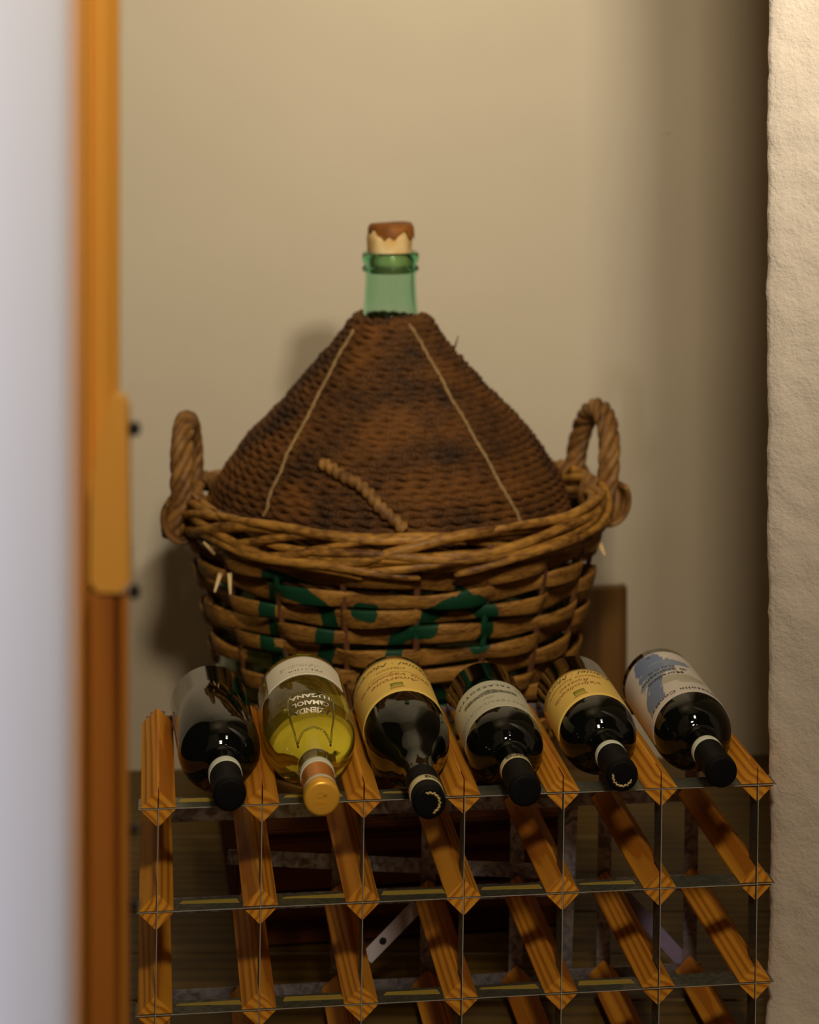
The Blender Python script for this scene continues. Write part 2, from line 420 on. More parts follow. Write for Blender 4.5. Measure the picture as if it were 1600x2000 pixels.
for r in range(4):
    m=MB(); m.box(-D-.001,6*S+D+.001,-.0022,.0255,-ST,ST); o=m.build('front_strip',M['steel'],rack); edge(o); o.location=(0,0,-r*S)
    m=MB(); m.box(-.012,6*S+.012,RL+.001,RL+.0022,-.008,.008); o=m.build('back_strip',M['galv'],rack); o.location=(0,0,-r*S)
for c in range(7):
    m=MB(); m.box(-ST,ST,-.003,.0255,-3*S-.014,.0005); o=m.build('front_upright',M['steel'],rack); edge(o); o.location=(c*S,0,0)
    m=MB(); m.box(-.0075,.0075,RL+.0024,RL+.0036,-3*S-.016,.012); o=m.build('back_upright',M['galv'],rack); o.location=(c*S,0,0)
for r,c,a,b_ in [(0,0,.19,.8),(0,1,.22,.8),(0,2,.2,.75),(1,0,.22,.80),(1,1,.22,.86),(1,2,.2,.84),(1,3,.2,.82),(1,4,.2,.78),(2,0,.2,.84),(2,1,.24,.84),(2,2,.24,.8),(2,3,.2,.8),(2,4,.2,.78)]:
    m=MB(); x0,x1=c*S+a*S,c*S+b_*S; j=.0015*((r+c)%3)
    m.add([(x0,.0125+j,0),(x1,.0105,0),(x1-.002,.020,0),(x0+.003,.0215-j,0),(x0,.0125+j,.0003),(x1,.0105,.0003),(x1-.002,.020,.0003),(x0+.003,.0215-j,.0003)],
          [(0,3,2,1),(4,5,6,7),(0,1,5,4),(1,2,6,5),(2,3,7,6),(3,0,4,7)])
    o=m.build('tape',M['tape'],rack); o.location=(0,0,-r*S+ST+.0001)
def strip_between(p,q,w,yl,mt,name,hole=None,label=None):
    a=rack_plane(*p,yl); b_=rack_plane(*q,yl); d=(b_-a); d[1]=0; Ln=np.linalg.norm(d); d/=Ln; n=np.array([-d[2],0,d[0]])
    m=MB(); c=[a+n*w/2,a-n*w/2,b_-n*w/2,b_+n*w/2]; V=[(*v[:1],yl,v[2]) for v in c]+[(v[0],yl+.0014,v[2]) for v in c]
    m.add(V,[(0,1,2,3),(7,6,5,4),(0,4,5,1),(1,5,6,2),(2,6,7,3),(3,7,4,0)])
    o=m.build(name,mt,rack)
    if label: o['label']=label
    if hole:
        h=rack_plane(*hole,yl-.0004); V,Fc=lathe([(.0038,0),(.0038,.0006)],20,'y'); m=MB(); m.add(np.array(V)+[h[0],yl-.0006,h[2]],Fc); m.build('hole',M['dark_hole'],o)
    return o
strip_between((445,1674),(1052,1702),.0155,RL+.006,M['galv'],'brace')
strip_between((835,1750),(716,1872),.0150,RL+.008,M['brace'],'brace',(748,1838),'pale brace with a round hole')
strip_between((1205,1735),(1335,1878),.0150,RL+.008,M['brace2'],'brace')
strip_between((1116,1566),(1103,1895),.0150,RL+.010,M['galv'],'brace')

# ------------------------------------------------------------ low crate, board
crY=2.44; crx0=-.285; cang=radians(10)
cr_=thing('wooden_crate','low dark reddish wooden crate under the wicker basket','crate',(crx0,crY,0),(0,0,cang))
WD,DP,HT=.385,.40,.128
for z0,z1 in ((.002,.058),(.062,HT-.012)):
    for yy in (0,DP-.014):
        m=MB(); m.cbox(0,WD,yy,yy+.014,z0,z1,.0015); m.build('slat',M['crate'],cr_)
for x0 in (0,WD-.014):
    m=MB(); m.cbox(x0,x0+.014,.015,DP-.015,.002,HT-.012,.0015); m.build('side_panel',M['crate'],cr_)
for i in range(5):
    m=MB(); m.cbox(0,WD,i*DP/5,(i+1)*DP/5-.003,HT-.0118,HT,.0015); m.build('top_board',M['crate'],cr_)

p0=wall_pt(1217,1135); p1=wall_pt(1075,1135)
bd=thing('leaning_board','upright orange brown board standing against the wall right of the basket','board',(p0[0],p0[1]-.035,0),(0,0,wa))
m=MB(); m.cbox(-.135,0,0,.018,0,p0[2],.002); m.build('panel',M['board'],bd)
m=MB(); m.cbox(-.004,.0035,-.002,.020,0,p0[2]+.0005,.001); m.build('edge_strip',M['board'],bd)

# ------------------------------------------------------------ basket
BY=2.68; BX=(763-CX)/F*BY; BX2=BX+.007; BZ=HT
def brad(z):  # world height -> outside radius of the basket wall
    return np.interp(z,[.10,.20,.25,.312,.40,.47],[.180,.205,.218,.232,.248,.257])
basket=thing('wicker_basket','round willow basket with two looped handles and green paint marks, holding the demijohn','basket',(BX2,BY,BZ))
def on_basket(x,y):   # picture point on the basket wall -> (azimuth, height)
    d=np.array([(x-CX)/F,1.0,-(y-CY)/F]); t=2.3
    for _ in range(400):
        p=np.array([0,0,H])+d*t
        if math.hypot(p[0]-BX2,p[1]-BY)<brad(p[2]): break
        t+=.002
    return atan2(p[0]-BX2,-(p[1]-BY)),p[2]
strokes=[([(525,1128),(555,1148),(595,1162),(628,1188),(638,1225),(632,1270),(622,1300)],.0115),
         ([(527,1150),(522,1190),(522,1235),(526,1285),(530,1330)],.0105),
         ([(540,1278),(552,1300),(600,1330)],.010),
         ([(700,1196),(724,1199)],.0095),
         ([(842,1205),(880,1182),(925,1178),(955,1195),(958,1235),(940,1262)],.0125),
         ([(905,1162),(925,1180)],.008),
         ([(765,1290),(775,1255),(800,1240),(840,1228)],.0100),
         ([(845,1352),(862,1365)],.012)]
SG=[]
for pts,w in strokes:
    q=[on_basket(*p) for p in pts]; q=[(a*.245,z) for a,z in q]
    for a,b_ in zip(q[:-1],q[1:]): SG.append((np.array(a),np.array(b_),w))
def mark(V):     # V in basket local coordinates
    az=np.arctan2(V[:,0],-V[:,1])*.245; P=np.c_[az,V[:,2]+BZ]; out=np.zeros(len(V))
    for a,b_,w in SG:
        d=b_-a; t=np.clip(((P-a)@d)/max(d@d,1e-9),0,1); dd=np.linalg.norm(P-a-t[:,None]*d,axis=1)
        out=np.maximum(out,np.clip((w*1.25-dd)/(w*.7),0,1))
    out[V[:,1]>0]=0; return out
NS=18
th=np.linspace(0,2*pi,520,endpoint=False)
row=0; z=BZ+.016
zs=[]
while z<.425: zs.append(z); z+=.0225
for row,z in enumerate(zs):
    s=np.cos(NS/2*th+pi*row+.3); wv=np.tanh(1.6*s)/.92
    ph=rng.uniform(0,2*pi,4); jz=.0022*np.sin(3*th+ph[0])+.0015*np.sin(7*th+ph[1]); hh=.0116+.0013*np.sin(5*th+ph[2])+.0010*np.sin(11*th+ph[3])
    r=brad(z)-.007+.0095*wv
    path=np.c_[r*np.sin(th),-r*np.cos(th),z-BZ+jz+.002*wv]
    tilt=np.c_[np.sin(th),-np.cos(th),-.22+0*th]
    V,Fc=sweep(path,tilt,.0022+.0006*np.sin(4*th),hh*(.86+.14*np.abs(s)),sides=8,closed=True)
    m=MB(); m.add(V,Fc,mark(V)); m.build('weaver',M['willow'],basket,True,attr=True,fix=False)
for k in range(NS):
    a=(pi*k)*2/NS+ (pi/2-.3)/(NS/2)
    zz=np.linspace(BZ+.002,.45,30); rr=brad(zz)-.0085+.0009*np.sin(zz*60+k)
    path=np.c_[rr*sin(a),-rr*cos(a),zz-BZ]
    V,Fc=sweep(path,[(sin(a),-cos(a),0)]*30,.0034,.0042,sides=8); m=MB(); m.add(V,Fc,mark(V)*0.7); m.build('stake',M['stake'],basket,True,attr=True,fix=False)
m=MB(); V,Fc=lathe([(.186,.001),(.186,.009)],48); m.add(V,Fc); m.build('base',M['stake'],basket)
# rim: a loosely twisted roll of rods
RZ=.449; RR=.252
def rimr(th): return RR+.004*np.sin(2*th+.5)
nst=10
for k in range(nst):
    start=rng.uniform(0,2*pi)
    for seg in range(3):
        a0=start+seg*2*pi/3; span=2*pi/3+.22; n=110; t=np.linspace(a0,a0+span,n)
        psi=2*pi*k/nst+2.0*t+.5*np.sin(t*3+k)
        env=np.clip(np.minimum(np.arange(n),n-1-np.arange(n))/10,0,1)
        rad=.0125*(.75+.25*env); r=rimr(t)+rad*np.cos(psi)
        zc=RZ-BZ+.0155*np.sin(psi)+.0035*np.sin(t*5+k*1.7)
        path=np.c_[r*np.sin(t),-r*np.cos(t),zc]
        rd=(.0052+.0007*np.sin(k*2.3+seg))*(.35+.65*env**.5)
        V,Fc=sweep(path,np.c_[np.sin(t),-np.cos(t),0*t],rd,rd*1.1,sides=7); m=MB(); m.add(V,Fc); m.build('rim_rod',M['rim'],basket,True,fix=False)
# a few outer rods that run flatter, with tucked ends
for (a0,a1,z0,z1,dr) in [(-.95,.35,.475,.462,.010),(-.6,.75,.455,.437,.013),(-1.25,.15,.446,.428,.014),(.05,1.35,.440,.470,.014),(-.2,1.1,.432,.448,.013),(-1.3,-.1,.462,.425,.013),(.45,1.5,.470,.474,.008),(.3,1.2,.43,.452,.016)]:
    n=90; t=np.linspace(a0,a1,n); e=np.sin(np.linspace(0,pi,n))**.35
    r=rimr(t)+dr*e; zc=np.linspace(z0,z1,n)-BZ+.002*np.sin(t*9+a0*7)-.008*(1-e)
    V,Fc=sweep(np.c_[r*np.sin(t),-r*np.cos(t),zc],np.c_[np.sin(t),-np.cos(t),0*t],.0053*(.4+.6*e),.0058*(.4+.6*e),sides=8)
    m=MB(); m.add(V,Fc); m.build('rim_rod',M['rim'],basket,True,fix=False)
# handles
def handle(az,hw,zt,lean):
    er=np.array([sin(az),-cos(az),0]); et=np.array([cos(az),sin(az),0])
    n=150; s=np.linspace(-1.28,1.28,n)
    u=np.where(np.abs(s)<=1,np.sin(s*pi/2),np.sign(s)*(1+(np.abs(s)-1)*.15)); 
    hgt=np.where(np.abs(s)<=1,np.cos(np.clip(s,-1,1)*pi/2)**.8,-(np.abs(s)-1)*1.5)
    zb=.462; base=er[None]*(RR+.004)+ (u*hw)[:,None]*et[None]
    P0=base+np.c_[0*s,0*s,zb-BZ+hgt*(zt-.010-zb)]+er[None]*(lean*np.clip(hgt,0,1)+.010*np.clip(-hgt*3,0,1))[:,None]
    T=np.gradient(P0,axis=0); T/=np.linalg.norm(T,axis=1)[:,None]
    O=np.broadcast_to(er,P0.shape); O=O-(O*T).sum(1)[:,None]*T; O/=np.linalg.norm(O,axis=1)[:,None]; B=np.cross(T,O)
    Ls=np.r_[0,np.cumsum(np.linalg.norm(np.diff(P0,axis=0),axis=1))]
    for j in range(5):
        a=2*pi*j/5+Ls*70+rng.uniform(-.2,.2)
        rr=.0084*(1+.25*np.clip(np.abs(s)-.9,0,1))
        path=P0+(rr*np.cos(a))[:,None]*O+(rr*np.sin(a))[:,None]*B
        V,Fc=sweep(path,O,.0058+.0005*np.sin(j*3),.0062,sides=8); m=MB(); m.add(V,Fc); m.build('handle_rod',M['handle'],basket,True,fix=False)
    # lashings over the rim at both feet
    for sg in (-1,1):
        for j in range(4):
            t=np.linspace(0,2*pi*.80,40)+radians(115); c0=er*RR+et*(sg*(hw*1.05)+(j-1.5)*.0095)
            path=c0[None]+(.0230*np.cos(t))[:,None]*er[None]+np.c_[0*t,0*t,RZ-BZ+.029*np.sin(t)]+(np.linspace(-.012,.012,40)*sg)[:,None]*et[None]
            outv=np.cos(t)[:,None]*er[None]+np.c_[0*t,0*t,np.sin(t)]
            V,Fc=sweep(path,outv,.0036,.0052,sides=7); m=MB(); m.add(V,Fc); m.build('lashing',M['handle'],basket,True,fix=False)
handle(radians(90+19),.056,.560,.012)
handle(radians(-90+1),.058,.560,.002)
# torn splinters
for (x,y,dx,dy) in [(437,1118,-10,34),(455,1118,3,38),(428,1080,-22,-26),(437,1080,12,-30),(1165,1060,10,22),(545,1055,12,-12)]:
    a0,z0=on_basket(x,y); r=brad(z0)+.004; p=np.array([r*sin(a0),-r*cos(a0),z0-BZ]); q=p+np.array([dx/1700,-.008,-dy/1700])
    t=np.linspace(0,1,8)[:,None]; V,Fc=sweep(p+(q-p)*t+np.array([0,-.004,0])*t*(1-t),[(0,-1,0)]*8,.0006,np.linspace(.0028,.0012,8),sides=5); m=MB(); m.add(V,Fc); m.build('splinter',M['cork'],basket,fix=False)

# ------------------------------------------------------------ demijohn
JZ=BZ+.012
jar=thing('demijohn','big green glass demijohn wrapped in dark rope, stoppered with a cork','demijohn',(BX,BY,JZ))
JP=[(.165,.150),(.215,.20),(.222,.28),(.224,.36),(.220,.43),(.204,.485),(.172,.531),(.151,.553),(.1215,.583),(.099,.609),(.068,.643),(.0475,.672)]
def jr(z): return np.interp(z,[b_ for a,b_ in JP],[a for a,b_ in JP])
gp=[(0.0,.142),(.150,.142)]+[(a-.008,b_) for a,b_ in JP[:-1]]+[(.040,.672),(.0345,.684),(.0325,.700),(.0312,.722),(.0312,.7335)]
sm=smooth_prof(gp[1:],4)
neck=[(.0312,.7345),(.0345,.7355),(.0352,.7385),(.0342,.7415),(.0322,.7425),(.0325,.7445),(.0345,.7470),(.0352,.7520),(.0348,.7560),(.0325,.7590),(.0295,.7590),(.0268,.755),(.0262,.735)]
inn=[(.0262,.722),(.0275,.70),(.031,.682),(.037,.668)]+[(a-.0125,b_-.002) for a,b_ in JP[::-1][1:]]+[(.12,.152),(0.0001,.152)]
prof=[(max(p[0],0.0),p[1]) for p in ([(0.0001,.142)]+[tuple(p) for p in sm]+neck+smooth_prof(inn,3))]
V,Fc=lathe([(a,b_-JZ) for a,b_ in prof],72,caps=(False,False)); m=MB(); m.add(V,Fc); m.build('glass_bottle',M['green'],jar,True)
# rope, one continuous helix of two-ply cord
zt=.676; pts=[];outs=[]; z=zt; a=0
ds=.0030; pitch=.0088
slope_pts=[]
while z>.395:
    r=float(jr(z))
    # surface slope
    dr=(float(jr(z-.002))-float(jr(z+.002))); dz=-.004
    Ls=math.hypot(dr,dz); tx,tz=dr/Ls,dz/Ls; nx,nz_=-tz,tx   # outward normal (radial, z)
    if nx<0: nx,nz_=-nx,-nz_
    wob_=.0007*sin(3*a+z*50)+.0005*sin(7.3*a)
    pts.append(((r+nx*(.0012+wob_))*sin(a),-(r+nx*(.0012+wob_))*cos(a),z+nz_*(.0012+wob_)+.0010*sin(2*a+1)-JZ)); outs.append((nx*sin(a),-nx*cos(a),nz_))
    da=ds/max(r,.03); a+=da; z+= tz*pitch*da/(2*pi)
rd=.0053+.0004*np.sin(np.arange(len(pts))*.021)+.0003*np.sin(np.arange(len(pts))*.13)
V,Fc=sweep(pts,outs,rd,rd,twist=2*pi/.052,lobes=2,lobe_amp=.45,sides=10)
m=MB(); m.add(V,Fc); m.build('rope_wrap',M['rope'],jar,True,fix=False)
# thick collar turns at the neck
for j,(r,z) in enumerate([(.0415,.677),(.0425,.670)]):
    t=np.linspace(0,2*pi,120,endpoint=False); V,Fc=sweep(np.c_[r*np.sin(t),-r*np.cos(t),z-JZ+.0015*np.sin(2*t+j)],np.c_[np.sin(t),-np.cos(t),0*t],.0062,.0062,twist=2*pi/.03,lobes=2,lobe_amp=.4,sides=10,closed=True)
    m=MB(); m.add(V,Fc); m.build('collar_turn',M['rope'],jar,True,fix=False)
def surf(a,z,h):
    r=float(jr(z)); dr=(float(jr(z-.004))-float(jr(z+.004))); Ls=math.hypot(dr,.008); tx,tz=dr/Ls,-.008/Ls; nx,nz_=-tz,tx
    return np.array([(r+nx*h)*sin(a),-(r+nx*h)*cos(a),z+nz_*h-JZ]),np.array([nx*sin(a),-nx*cos(a),nz_])
def on_jar(x,y):
    d=np.array([(x-CX)/F,1.0,-(y-CY)/F]); t=2.3
    for _ in range(700):
        p=np.array([0,0,H])+d*t
        if p[2]<.69 and math.hypot(p[0]-BX,p[1]-BY)<float(jr(p[2]))+.005: break
        t+=.001
    return atan2(p[0]-BX,-(p[1]-BY)),p[2]
def cord(pxs,w,mt,name,h=.0068,n=90,tw=2*pi/.03,am=.35):
    q=np.array([on_jar(*p) for p in pxs]); s=np.linspace(0,len(q)-1,n); az=np.interp(s,range(len(q)),q[:,0]); zz=np.interp(s,range(len(q)),q[:,1])
    R=[surf(a_+.006*sin(k*.33),z_,h) for k,(a_,z_) in enumerate(zip(az,zz))]
    V,Fc=sweep([r[0] for r in R],[r[1] for r in R],w*.8,w,twist=tw,lobes=2,lobe_amp=am,sides=8); m=MB(); m.add(V,Fc); m.build(name,mt,jar,True,fix=False)
cord([(692,650),(668,690),(640,745),(612,800),(570,880),(545,935),(526,982),(518,1012)],.0026,M['twine'],'twine')
cord([(797,632),(822,675),(860,745),(893,805),(925,860),(965,935),(1001,993),(1016,1025)],.0026,M['twine'],'twine')
cord([(632,912),(660,930),(700,952),(733,985),(762,1012),(790,1040)],.0075,M['willow'] if False else M['handle'],'rope_tail',h=.010,n=50,tw=2*pi/.022,am=.5)
for (x,y,dx,dy) in [(888,688,8,-26),(893,684,14,-8),(955,752,14,-10),(968,756,12,2),(510,800,-10,-8),(430,860,-8,-14),(1100,900,18,24),(1085,905,14,30),(1110,890,26,10),(1095,915,8,34)]:
    a0,z0=on_jar(x,y); p,nn=surf(a0,z0,.006); q=p+np.array([dx/1590,-.004,-dy/1590]); t=np.linspace(0,1,6)[:,None]
    V,Fc=sweep(p+(q-p)*t,[(0,-1,0)]*6,.0009,np.linspace(.0014,.0005,6),sides=4); m=MB(); m.add(V,Fc); m.build('fibre',M['rope'],jar,fix=False)
# cork with brown top
V,Fc=lathe([(.0,.736),(.0245,.736),(.0262,.752),(.0275,.762),(.0278,.775),(.0262,.786),(.0,.787)],48); 
V=np.array(V); an=np.arctan2(V[:,1],V[:,0]); rr=np.hypot(V[:,0],V[:,1]); k=1+.02*np.sin(5*an)+.015*np.sin(9*an+V[:,2]*300); k=np.where(V[:,2]>.758,k,1.0); V[:,0]*=k; V[:,1]*=k; V[:,0]-=.0015*(V[:,2]>.757); V[:,2]-=JZ
m=MB(); m.add(V,Fc); ck_=m.build('cork',M['cork'],jar,True); ck_['label']='cream cork with a brown top'
seg=64; V=[];Fc=[]
rows=[(.0,1),(.015,1),(.0255,1),(.0282,.8),(.0286,.5),(.0287,.2),(.0284,0)]
for r,f in rows:
    for k in range(seg):
        a=2*pi*k/seg; drip=.0085+.0045*sin(4*a+2.2)+.003*sin(9*a+.5)+.0015*sin(17*a)
        z=.7935-JZ if f==1 else .7915-JZ-(1-f)*(.004+drip)
        rr=r*(1+.012*sin(7*a)); V.append((rr*cos(a)+.0005,rr*sin(a),z+.0008*sin(2*a)))
for i in range(len(rows)-1):
    for k in range(seg): Fc.append((i*seg+k,i*seg+(k+1)%seg,(i+1)*seg+(k+1)%seg,(i+1)*seg+k))
m=MB(); m.add(V,Fc); m.build('wax_top',M['cork_brown'],ck_,True)

# ------------------------------------------------------------ bottles
def text_mesh(body, size, shear=0, bold=0, spacing=1.0):
    cu=bpy.data.curves.new('t','FONT'); cu.body=body; cu.size=size; cu.align_x='CENTER'; cu.align_y='CENTER'; cu.shear=shear; cu.offset=bold; cu.space_character=spacing; cu.resolution_u=2
    ob=bpy.data.objects.new('t',cu); C.objects.link(ob); dg=bpy.context.evaluated_depsgraph_get(); me=ob.evaluated_get(dg).to_mesh()
    V=np.array([v.co[:] for v in me.vertices]).reshape(-1,3); Fc=[tuple(p.vertices) for p in me.polygons]
    ob.evaluated_get(dg).to_mesh_clear(); bpy.data.objects.remove(ob); bpy.data.curves.remove(cu); return V,Fc
def rprof(prof,t): return np.interp(t,[p[1] for p in prof],[p[0] for p in prof])
class Bottle:
    """local frame: y = 0 at the foil end, y grows to the base; the angle runs from the top of the lying bottle to the right"""
    def __init__(s,root,R,Ln,prof): s.root=root;s.R=R;s.L=Ln;s.prof=prof
    def wrap(s,u,v,h,a0):    # u along the girth (metres), v = distance from foil end
        r=rprof(s.prof,v)+h; th=a0+u/s.R; return np.c_[r*np.sin(th),v,r*np.cos(th)]
    def patch(s,name,mt,a0,half,v0,v1,h=.00025,parent=None,nu=48,nv=14,paint=None,corner=0,thick=.0002):
        us=np.linspace(-half,half,nu)*s.R; vs_=np.linspace(v0,v1,nv); U,Vv=np.meshgrid(us,vs_); U=U.ravel();Vv=Vv.ravel()
        A=s.wrap(U,Vv,h,a0); B=s.wrap(U,Vv,h-thick,a0); n=nu*nv; Fc=[]
        for j in range(nv-1):
            for i in range(nu-1):
                a=j*nu+i; Fc.append((a,a+1,a+nu+1,a+nu)); Fc.append((n+a,n+a+nu,n+a+nu+1,n+a+1))
        bd=[i for i in range(nu)]+[j*nu+nu-1 for j in range(1,nv)]+[(nv-1)*nu+i for i in range(nu-2,-1,-1)]+[j*nu for j in range(nv-2,0,-1)]
        for p,q in zip(bd,bd[1:]+bd[:1]): Fc.append((p,n+p,n+q,q))
        col=None
        if paint is not None:
            c=paint(U,Vv); col=np.concatenate([c,c])
        return link_mesh(name,np.concatenate([A,B]),Fc,mt,parent or s.root,True,colors=col)
    def text(s,body,size,v,a0,mt,parent,u=0,shear=0,bold=0,h=.0004,spacing=1.0,name='lettering',sx=1.0):
        V,Fc=text_mesh(body,size,shear,bold,spacing)
        # upright when the neck is up: text x runs to -u seen from the foil end ... text up points to the foil
        P=s.wrap(-(V[:,0]*sx+u)*1.0,v-V[:,1],h,a0)
        return link_mesh(name,P,[f[::-1] for f in Fc],mt,parent)
def bordeaux(R,L_,n0=.090,n1=.128,rn=.0139):
    return [(rn,.0),(rn,.06),(rn+.0005,n0-.008),(rn+.0020,n0),(R*.56,n0+.0040),(R*.74,n0+.0095),(R*.885,n0+.0180),(R*.97,n0+.0290),(R,n0+.042),(R,L_-.006),(R-.002,L_-.002),(R-.008,L_),(.010,L_-.004)]
def burgundy(R,L_,n0=.080,n1=.175,rn=.0139):
    return [(rn,.0),(rn+.0004,.05),(rn+.0015,n0),(rn+.006,n0+.018),(R*.62,n0+.036),(R*.82,n0+.055),(R*.945,n0+.074),(R,n1),(R,L_-.008),(R-.002,L_-.003),(R-.010,L_),(.010,L_-.004)]
def make_bottle(i,label,R,ya,yb,xa,xb,kind='b',n=(.090,.128),caplen=.060,ha=0,glass='bottle',caps='caps',group=None):
    h=sqrt(R*R-.0303**2)+.0004; Ln=yb-ya
    a=np.array([(i+.5)*S+xa,ya,h+ha]); b_=np.array([(i+.5)*S+xb,yb,h]); 
    wa_=RO+RM@a; wb_=RO+RM@b_; d=wb_-wa_; yaw=math.atan2(-d[0],d[1]); pit=math.atan2(d[2],math.hypot(d[0],d[1])); Ln=float(np.linalg.norm(d))
    root=thing('wine_bottle',label,'bottle',tuple(wa_),(pit,0,yaw),'wine bottles lying in the top row of the rack')
    prof=bordeaux(R,Ln,*n) if kind=='b' else burgundy(R,Ln,*n)
    head=[p for p in prof if p[1]<=caplen]; sm=[tuple(p) for p in smooth_prof(prof[:-4],6)]+prof[-4:]
    V,Fc=lathe([(max(r-.0006,.001) if t<caplen else r,max(t,.001)) for r,t in sm],72,'y'); m=MB(); m.add(V,Fc); m.build('glass_body',M[glass],root,True)
    B=Bottle(root,R,Ln,sm)
    rn=.0139
    cp=[(.0001,-.0002),(rn-.003,-.0004),(rn-.0008,0),(rn+.0004,.0012),(rn+.0008,.003),(rn+.0008,.013),(rn+.0003,.0145),(rn+.0003,.020),(rprof(sm,caplen)+.0006,caplen)]
    cp=[(r+.0005,t) for r,t in cp]
    V,Fc=lathe(cp,56,'y',caps=(True,False)); m=MB(); m.add(V,Fc); B.cap=m.build('capsule',M[caps],root,True)
    return root,B
def ring(B,name,mt,t0,t1,h,parent):
    V=[];Fc=[]; ts=np.linspace(t0,t1,6); pr=[(rprof(B.prof,t0)+h-.0004,t0)]+[(max(rprof(B.prof,t),.0139)+h,t) for t in ts]+[(rprof(B.prof,t1)+h-.0006,t1)]
    V,Fc=lathe(pr,64,'y',caps=(False,False)); m=MB(); m.add(V,Fc); return m.build(name,mt,parent,True)

# 1 plain black bottle, label turned to its left side
r1,B=make_bottle(0,'leftmost black wine bottle, no label on its upper side, pale seal round the neck',.0392,-.046,.236,.016,.004,'b',(.088,.124))
ring(B,'paper_seal',M['paper_seal'],.050,.063,.0016,r1)
o=B.patch('label',M['back_label'],radians(-118),radians(38),.135,.235,parent=r1)
# 2 white wine
r2,B=make_bottle(1,'clear glass bottle of yellow white wine with orange gold foil','.',0,0,0,0) if False else make_bottle(1,'clear glass bottle of yellow white wine with orange gold foil and cream label',.0448,-.087,.222,.001,.003,'w',(.082,.172),glass='wine',caps='copper_foil')
lb=B.patch('label',M['cream'],radians(0),radians(56),B.L-.082,B.L-.018,parent=r2,h=.0004)
v0=B.L-.082
B.text('LUGANA',.0046,v0+.007,0,M['grey_ink'],lb,spacing=1.3)
B.text('PRESTIGE',.0078,v0+.018,0,M['ink'],lb,spacing=1.15,bold=.0002)
B.text('CàMaiol',.0150,v0+.033,0,M['ink'],lb,bold=.0005)
ring(B,'paper_seal',M['paper_seal'],.054,.066,.0015,r2)
ring(B,'foil_band',M['seal_ring'],.012,.0205,.0014,r2)
V,Fc=lathe([(.0001,-.0014),(.0125,-.0014),(.0148,-.0008),(.0160,.0010),(.0162,.006),(.0158,.0125)],56,'y',caps=(True,False)); m=MB(); m.add(V,Fc); gd=m.build('foil_disc',M['gold_foil'],r2,True)
for txt,zz_,s_ in (('CM',.0035,.0075),('CàMaiol',-.0035,.0036),('1967',-.0075,.003)):
    V,Fc=text_mesh(txt,s_,bold=.00015); link_mesh('embossing',np.c_[V[:,0],np.full(len(V),-.0019),V[:,1]+zz_],Fc,M['gold_foil'],gd)
# embossed panel on the shoulder
def rail(B,pts,h,w,mt,name,parent):
    P=np.array(pts); s=np.linspace(0,len(P)-1,60); u=np.interp(s,range(len(P)),P[:,0]); v=np.interp(s,range(len(P)),P[:,1]); Q=B.wrap(u,v,h,0); O=B.wrap(u,v,h+.01,0)-Q
    V,Fc=sweep(Q,O,w*.7,w,sides=6); m=MB(); m.add(V,Fc); m.build(name,mt,parent,True,fix=False)
va=.171
rail(B,[(-.037,.100),(-.030,.118),(-.0225,va-.010),(-.0195,va-.002),(-.0165,va),(0,va+.001),(.0165,va),(.0195,va-.002),(.0225,va-.010),(.030,.118),(.037,.100)],.0006,.0010,M['clear'],'embossed_frame',r2)
rail(B,[(-.034,.104),(-.018,.113),(0,.116),(.018,.113),(.034,.104)],.0006,.0014,M['clear'],'embossed_frame',r2)
for txt,v_,s_ in (('LUGANA',va-.010,.0100),('CàMAIOL',va-.0225,.0095),('AZIENDA',va-.034,.0100)):
    B.text(txt,s_,v_,0,M['clear'],r2,h=.0010,bold=.0003,name='embossed_lettering')
# 3
r3,B=make_bottle(2,'black bottle with large yellow label, seal band near its foil end, third from the left',.0408,-.094,.240,.002,.004,'w',(.085,.175))
lb=B.patch('label',M['yellow'],radians(-8),radians(98),B.L-.132,B.L-.017,parent=r3)
v0=B.L-.132; a3=radians(-8)
B.text('Amarone',.0135,v0+.043,a3,M['red_ink'],lb,shear=.35)
B.text('della Valpolicella',.0125,v0+.057,a3,M['red_ink'],lb,shear=.35)
B.text('Classico',.0095,v0+.078,a3,M['red_ink'],lb,shear=.35)
B.text('Daniel · Moreno',.0150,v0+.096,a3,M['ink'],lb,shear=.4)
B.patch('emblem',M['olive_ink'],a3,.0065/B.R,v0+.017,v0+.029,h=.0005,parent=lb,nu=6,nv=4)
B.patch('emblem_line',M['red_ink'],a3,.0075/B.R,v0+.0135,v0+.0148,h=.0005,parent=lb,nu=6,nv=2)
for vv in (v0+.066,): B.patch('rule',M['red_ink'],a3,.028/B.R,vv,vv+.0004,h=.0005,parent=lb,nu=30,nv=2)
sl=ring(B,'paper_seal',M['seal_yellow'],.019,.031,.0015,r3)
bb=Bottle(r3,.0150,B.L,[(.0154,0),(.0154,.1)])
bb.text('DOCG',.0075,.025,radians(38),M['ink'],sl,h=.0006,bold=.0003)
def end_arc(root,cap,a0,a1):
    n=40; m=MB(); t=np.linspace(a0,a1,n); rr=.0092+.0007*np.sin(t*17)
    V,Fc=sweep(np.c_[rr*np.sin(t),np.full(n,-.0003),rr*np.cos(t)],[(0,-1,0)]*n,.0002,.0009+.0004*np.sin(t*29),sides=6); m.add(V,Fc); m.build('gold_print',M['gold_ink'],cap,True,fix=False)
end_arc(r3,B.cap,radians(-20),radians(160))
